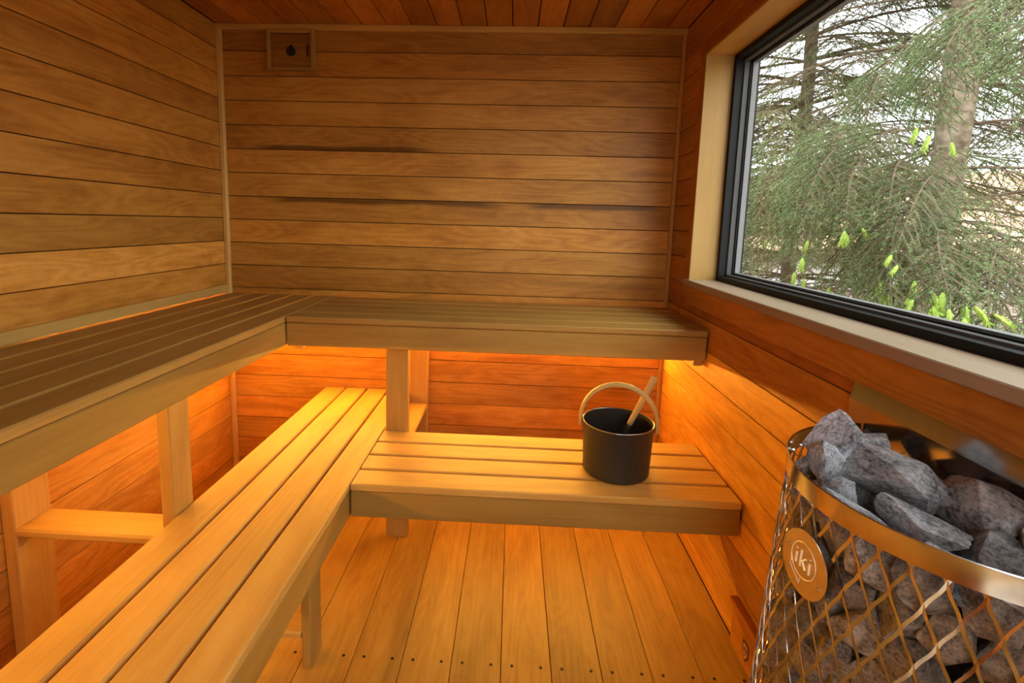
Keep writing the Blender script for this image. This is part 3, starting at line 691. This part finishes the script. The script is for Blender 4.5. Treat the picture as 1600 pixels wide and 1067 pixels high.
# spruce boughs: a drooping stem, flat sprays of twigs, needles along every twig
def make_bough(seed, length=2.0, bare=.35, dense=1.0, droop=.55, thick=.016, nl=1.0, per_m=240):
    rr = random.Random(seed); nr = np.random.default_rng(seed)
    w = MB(); segs = []; tips = []
    def stem_pt(t): return Vector((length*t*(1-.08*t*droop), .05*length*(math.sin(t*2.1+seed)-math.sin(seed)), -droop*length*.42*t*t + .05*length*math.sin(t*3)))
    main = [stem_pt(i/12) for i in range(13)]
    w.tube(main, [thick*(1-i/13)+.0022 for i in range(13)], 5)
    for i in range(6, 13): segs.append((main[i-1], main[i]))
    nb = int(24*dense)
    for k in range(nb):
        t = .10 + .88*k/nb + rr.uniform(-.02,.02); p = stem_pt(t); side = 1 if k % 2 else -1
        fwd = (stem_pt(min(1, t+.02)) - stem_pt(t-.02)).normalized(); lat = Vector((-fwd.y, fwd.x, 0)).normalized()*side
        L = length*(.40*(1-t)+.10)*rr.uniform(.7,1.2); dirv = (fwd*rr.uniform(.55,.85) + lat*rr.uniform(.6,.95) + Vector((0,0,rr.uniform(-.35,.05)))).normalized()
        pts = [p + dirv*L*s + Vector((0,0,-droop*.55*L*s*s)) + fwd*(.10*L*s*s) for s in (0,.2,.4,.6,.8,1.0)]
        w.tube(pts, [.0055,.0045,.004,.0032,.0026,.0018], 3, False)
        green0 = 0 if t > bare else (2 if t > bare*.6 else 4)
        for i in range(max(1, green0), 6): segs.append((pts[i-1], pts[i]))
        if t > bare*.7: tips.append((pts[5], (pts[5]-pts[4]).normalized()))
        ns = max(3, int(L/.055))
        for j in range(ns):
            u = .18 + .8*j/ns; a = pts[0].lerp(pts[5], u) + Vector((0,0,-droop*.55*L*(u*u-u)))
            ax = (pts[5]-pts[0]).normalized(); l2 = Vector((-ax.y, ax.x, 0)).normalized()*(1 if j % 2 else -1)
            L2 = (.16*(1-u)+.06)*rr.uniform(.7,1.25)*(length/2)**.4; d2 = (ax*.75 + l2*.8 + Vector((0,0,rr.uniform(-.45,.05)))).normalized()
            e = a + d2*L2 + Vector((0,0,-.02)); w.tube([a, (a+e)/2+Vector((0,0,.004)), e], [.0022,.0018,.0012], 3, False)
            if t > bare*.6 and rr.random() < .93: segs.append((a, e)); tips.append((e, d2))
    # needles as slim triangles
    A = np.array([tuple(s[0]) for s in segs]); Bq = np.array([tuple(s[1]) for s in segs]); ln = np.linalg.norm(Bq-A, axis=1)
    cnt = np.maximum(2, (ln*per_m*dense).astype(int)); idx = np.repeat(np.arange(len(segs)), cnt); M = len(idx)
    u = nr.random(M)[:,None]; P = A[idx]*(1-u)+Bq[idx]*u; D = ((Bq-A)/ln[:,None])[idx]
    ref = nr.normal(size=(M,3))*np.array([1,1,.75]); ref -= D*(ref*D).sum(1)[:,None]; ref /= np.linalg.norm(ref, axis=1)[:,None]
    dn = D*.62 + ref*.8; dn /= np.linalg.norm(dn, axis=1)[:,None]; Ln = nr.uniform(.013,.022,M)[:,None]*nl
    sd = np.cross(dn, nr.normal(size=(M,3))); sd /= np.linalg.norm(sd, axis=1)[:,None]
    V = np.stack([P+sd*.0019, P-sd*.0019, P+dn*Ln], 1).reshape(-1,3)
    me = bpy.data.meshes.new('needles'); me.vertices.add(3*M); me.vertices.foreach_set('co', V.astype(np.float32).ravel())
    me.loops.add(3*M); me.loops.foreach_set('vertex_index', np.arange(3*M, dtype=np.int32)); me.polygons.add(M); me.polygons.foreach_set('loop_start', np.arange(0, 3*M, 3, dtype=np.int32)); me.update(calc_edges=True)
    return w.mesh('bough'), me, tips
def shoot_mesh(seed):
    rr = random.Random(seed); m = MB()
    m.tube([(0,0,0),(.012,0,0),(.028,0,-.001),(.040,0,-.002)], [.003,.0055,.005,.0015], 6)
    for _ in range(90):
        t = rr.uniform(.05,1)*.036; a = rr.uniform(0, 2*math.pi); p = Vector((t,0,0)); d = Vector((.75, math.cos(a)*.6, math.sin(a)*.6)).normalized(); s = d.cross(Vector((rr.gauss(0,1),rr.gauss(0,1),1))).normalized()*.0013
        m.add([p+s, p-s, p+d*rr.uniform(.011,.016)], [(0,1,2)])
    me = m.mesh('new_shoot'); me.materials.append(shoot_green); return me
shoots = [shoot_mesh(1), shoot_mesh(2)]
VAR = [make_bough(10+i, 2.0, bare=(.45,.3,.55,.2,.65,.35)[i], dense=(1,1.05,.9,1.1,.8,1)[i], droop=(.5,.7,.4,.8,.5,1.0)[i]) for i in range(6)]
NEAR = [make_bough(40+i, .95, bare=.06, dense=1.1, droop=(.8,.5,1.0)[i], thick=.005, per_m=235) for i in range(3)]
TWIGGY = [make_bough(70+i, 2.0, bare=(.72,.85,.95)[i], dense=1.0, droop=(.45,.7,.3)[i], thick=.011) for i in range(3)]
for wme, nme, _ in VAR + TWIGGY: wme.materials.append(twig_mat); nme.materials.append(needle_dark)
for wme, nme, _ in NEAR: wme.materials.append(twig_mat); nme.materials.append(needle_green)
def basis(fwd, roll=0.0):
    f = Vector(fwd).normalized(); l = Vector((0,0,1)).cross(f).normalized(); u = f.cross(l)
    return (Matrix((f, l, u)).transposed() @ Matrix.Rotation(roll, 3, 'X')).to_euler()
def bough(tree, data, world_loc, fwd, scale=1.0, roll=0.0, nshoot=0, rr=None):
    wme, nme, tips = data
    b = bpy.data.objects.new('bough', wme); COL.objects.link(b); b.parent = tree; b.location = Vector(world_loc) - tree.location; b.rotation_euler = basis(fwd, roll); b.scale = (scale,)*3
    n = bpy.data.objects.new('needles', nme); COL.objects.link(n); n.parent = b; n['kind'] = 'stuff'
    if nshoot:
        order = sorted(tips, key=lambda t: -t[0].x)[:int(nshoot*1.6)]; rr.shuffle(order)
        for p, d in order[:nshoot]:
            s = bpy.data.objects.new('new_shoot', shoots[rr.randrange(2)]); COL.objects.link(s); s.parent = b; s.location = p
            s.rotation_euler = basis(d + Vector((0,0,-.25))); k = rr.uniform(1.2,1.8)/scale; s.scale = (k, k, k)
    return b
def spruce(label, base, topz, r0, lean, seed, whorls, per, lmin, lmax, facing=None, clear=.0, twiggy=.3):
    rr = random.Random(seed); t = thing('spruce_tree', label, 'tree', base, 'spruces outside the window')
    m = MB(); n = 14; P = []; rad = []
    for i in range(n+1):
        s = i/n; P.append((lean[0]*s*topz + .03*math.sin(s*9+seed), lean[1]*s*topz + .03*math.cos(s*7), s*topz)); rad.append(r0*(1-.45*s)*(1+.05*math.sin(i*2.3)))
    m.tube(P, rad, 18); link('trunk', m.mesh('trunk'), bark_mat, t, smooth=True)
    for k in range(whorls):
        z = .5 + (topz-.8)*k/whorls; s = z/topz
        for j in range(per):
            a = 2*math.pi*(j + .37*k + rr.uniform(-.15,.15))/per
            c = Vector(base) + Vector((lean[0]*z, lean[1]*z, z)); d = Vector((math.cos(a), math.sin(a), rr.uniform(-.15,.12)))
            if facing is not None and d.xy.dot(facing) < -.55 and rr.random() < .6: continue
            # keep clear of the sauna
            L = rr.uniform(lmin, lmax)
            end = c + d*L*2.0
            if end.x < W+.75 and end.y < .9:
                lim = 1.0
                for q in range(20):
                    e2 = c + d*L*2.0*lim
                    if e2.x < W+.75 and e2.y < .9: lim -= .05
                L *= max(lim, .2)
            if L < .35: continue
            toward = d.xy.normalized().dot(facing) if facing is not None else 0
            if toward > .45 and .9 < z < 3.4 and rr.random() < clear: continue
            data = TWIGGY[rr.randrange(3)] if (rr.random() < twiggy and z < 3.6) else VAR[rr.randrange(6)]
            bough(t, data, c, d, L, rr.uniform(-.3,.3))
    return t
TB = (1.39+4.3*math.sin(R(38.2)), -2.37+4.3*math.cos(R(38.2)), -.35)
face = Vector((-math.sin(R(38)), -math.cos(R(38))))
t1 = spruce('near spruce with a thick bare grey-brown trunk and fresh light green tips', TB, 6.0, .112, (.035,.02), 5, 20, 6, .55, 1.0, face, .92, .7)
t2 = spruce('dark spruce standing further left behind the window jamb', (1.39+5.6*math.sin(R(29)), -2.37+5.6*math.cos(R(29)), -.25), 6.0, .07, (-.02,.03), 9, 26, 8, .7, 1.1, face, .1, .8)
t3 = spruce('spruce at the right, hidden behind the nearer trunk', (1.39+8.2*math.sin(R(48)), -2.37+8.2*math.cos(R(48)), -.1), 6.5, .15, (0,.0), 15, 8, 5, .7, 1.0, face, .0, .5)
rn = random.Random(77)
def at(azd, dist, slope): return Vector((1.39+dist*math.sin(R(azd)), -2.37+dist*math.cos(R(azd)), 1.287+dist*slope))
near_list = [  # azimuth, distance, slope of the origin -> of the tip, fresh shoots: boughs of the near tree reaching towards the window
 (37.0, 2.9, .02, 36.6, 2.2, -.075, 18), (39.5, 3.0, .00, 40.0, 2.2, -.080, 10), (42.0, 3.0, -.01, 44.5, 2.1, -.110, 14), (43.5, 2.9, -.02, 43.0, 2.1, -.120, 8),
 (38.5, 3.1, .07, 38.0, 2.4, -.02, 2), (36.0, 3.1, .09, 34.8, 2.4, .0, 3), (37.5, 3.2, .05, 36.0, 2.4, -.03, 2),
 (34.0, 3.3, .10, 32.5, 2.6, .02, 4), (33.5, 3.2, .05, 31.5, 2.6, -.04, 4), (32.0, 3.4, .12, 30.0, 2.7, .05, 1), (31.0, 3.4, .05, 29.0, 2.7, -.03, 2),
 (29.5, 3.7, .09, 27.5, 2.9, .02, 2), (28.5, 3.6, .03, 26.5, 3.0, -.04, 3), (27.0, 4.0, .08, 25.0, 3.2, .01, 1), (35.0, 3.0, .00, 34.0, 2.4, -.08, 3),
 (40.5, 3.0, .31, 38.2, 2.5, .22, 2), (42.5, 3.0, .33, 43.5, 2.4, .22, 0), (38.0, 3.2, .30, 34.5, 2.7, .20, 1), (44.0, 3.2, .28, 46.0, 2.6, .19, 0), (36.0, 3.3, .26, 33.0, 2.8, .17, 0),
 (31.5, 3.6, .14, 29.5, 2.9, .06, 0), (35.5, 3.5, .14, 33.5, 2.8, .07, 0), (39.0, 3.4, .11, 37.0, 2.7, .03, 1), (28.0, 3.9, .14, 26.0, 3.2, .07, 0),
 (30.0, 4.2, .16, 28.5, 3.5, .10, 0), (33.0, 4.0, .15, 31.0, 3.3, .09, 0)]
for i, (a0, d0, s0, a1, d1, s1, ns) in enumerate(near_list):
    p0_, p1_ = at(a0, d0, s0 + .02), at(a1, d1, s1 + .015); bough(t1, NEAR[i % 3], p0_, (p1_-p0_) + Vector((0,0,.12)), max(.75, (p1_-p0_).length/.95), rn.uniform(-.4,.4), ns, rn)
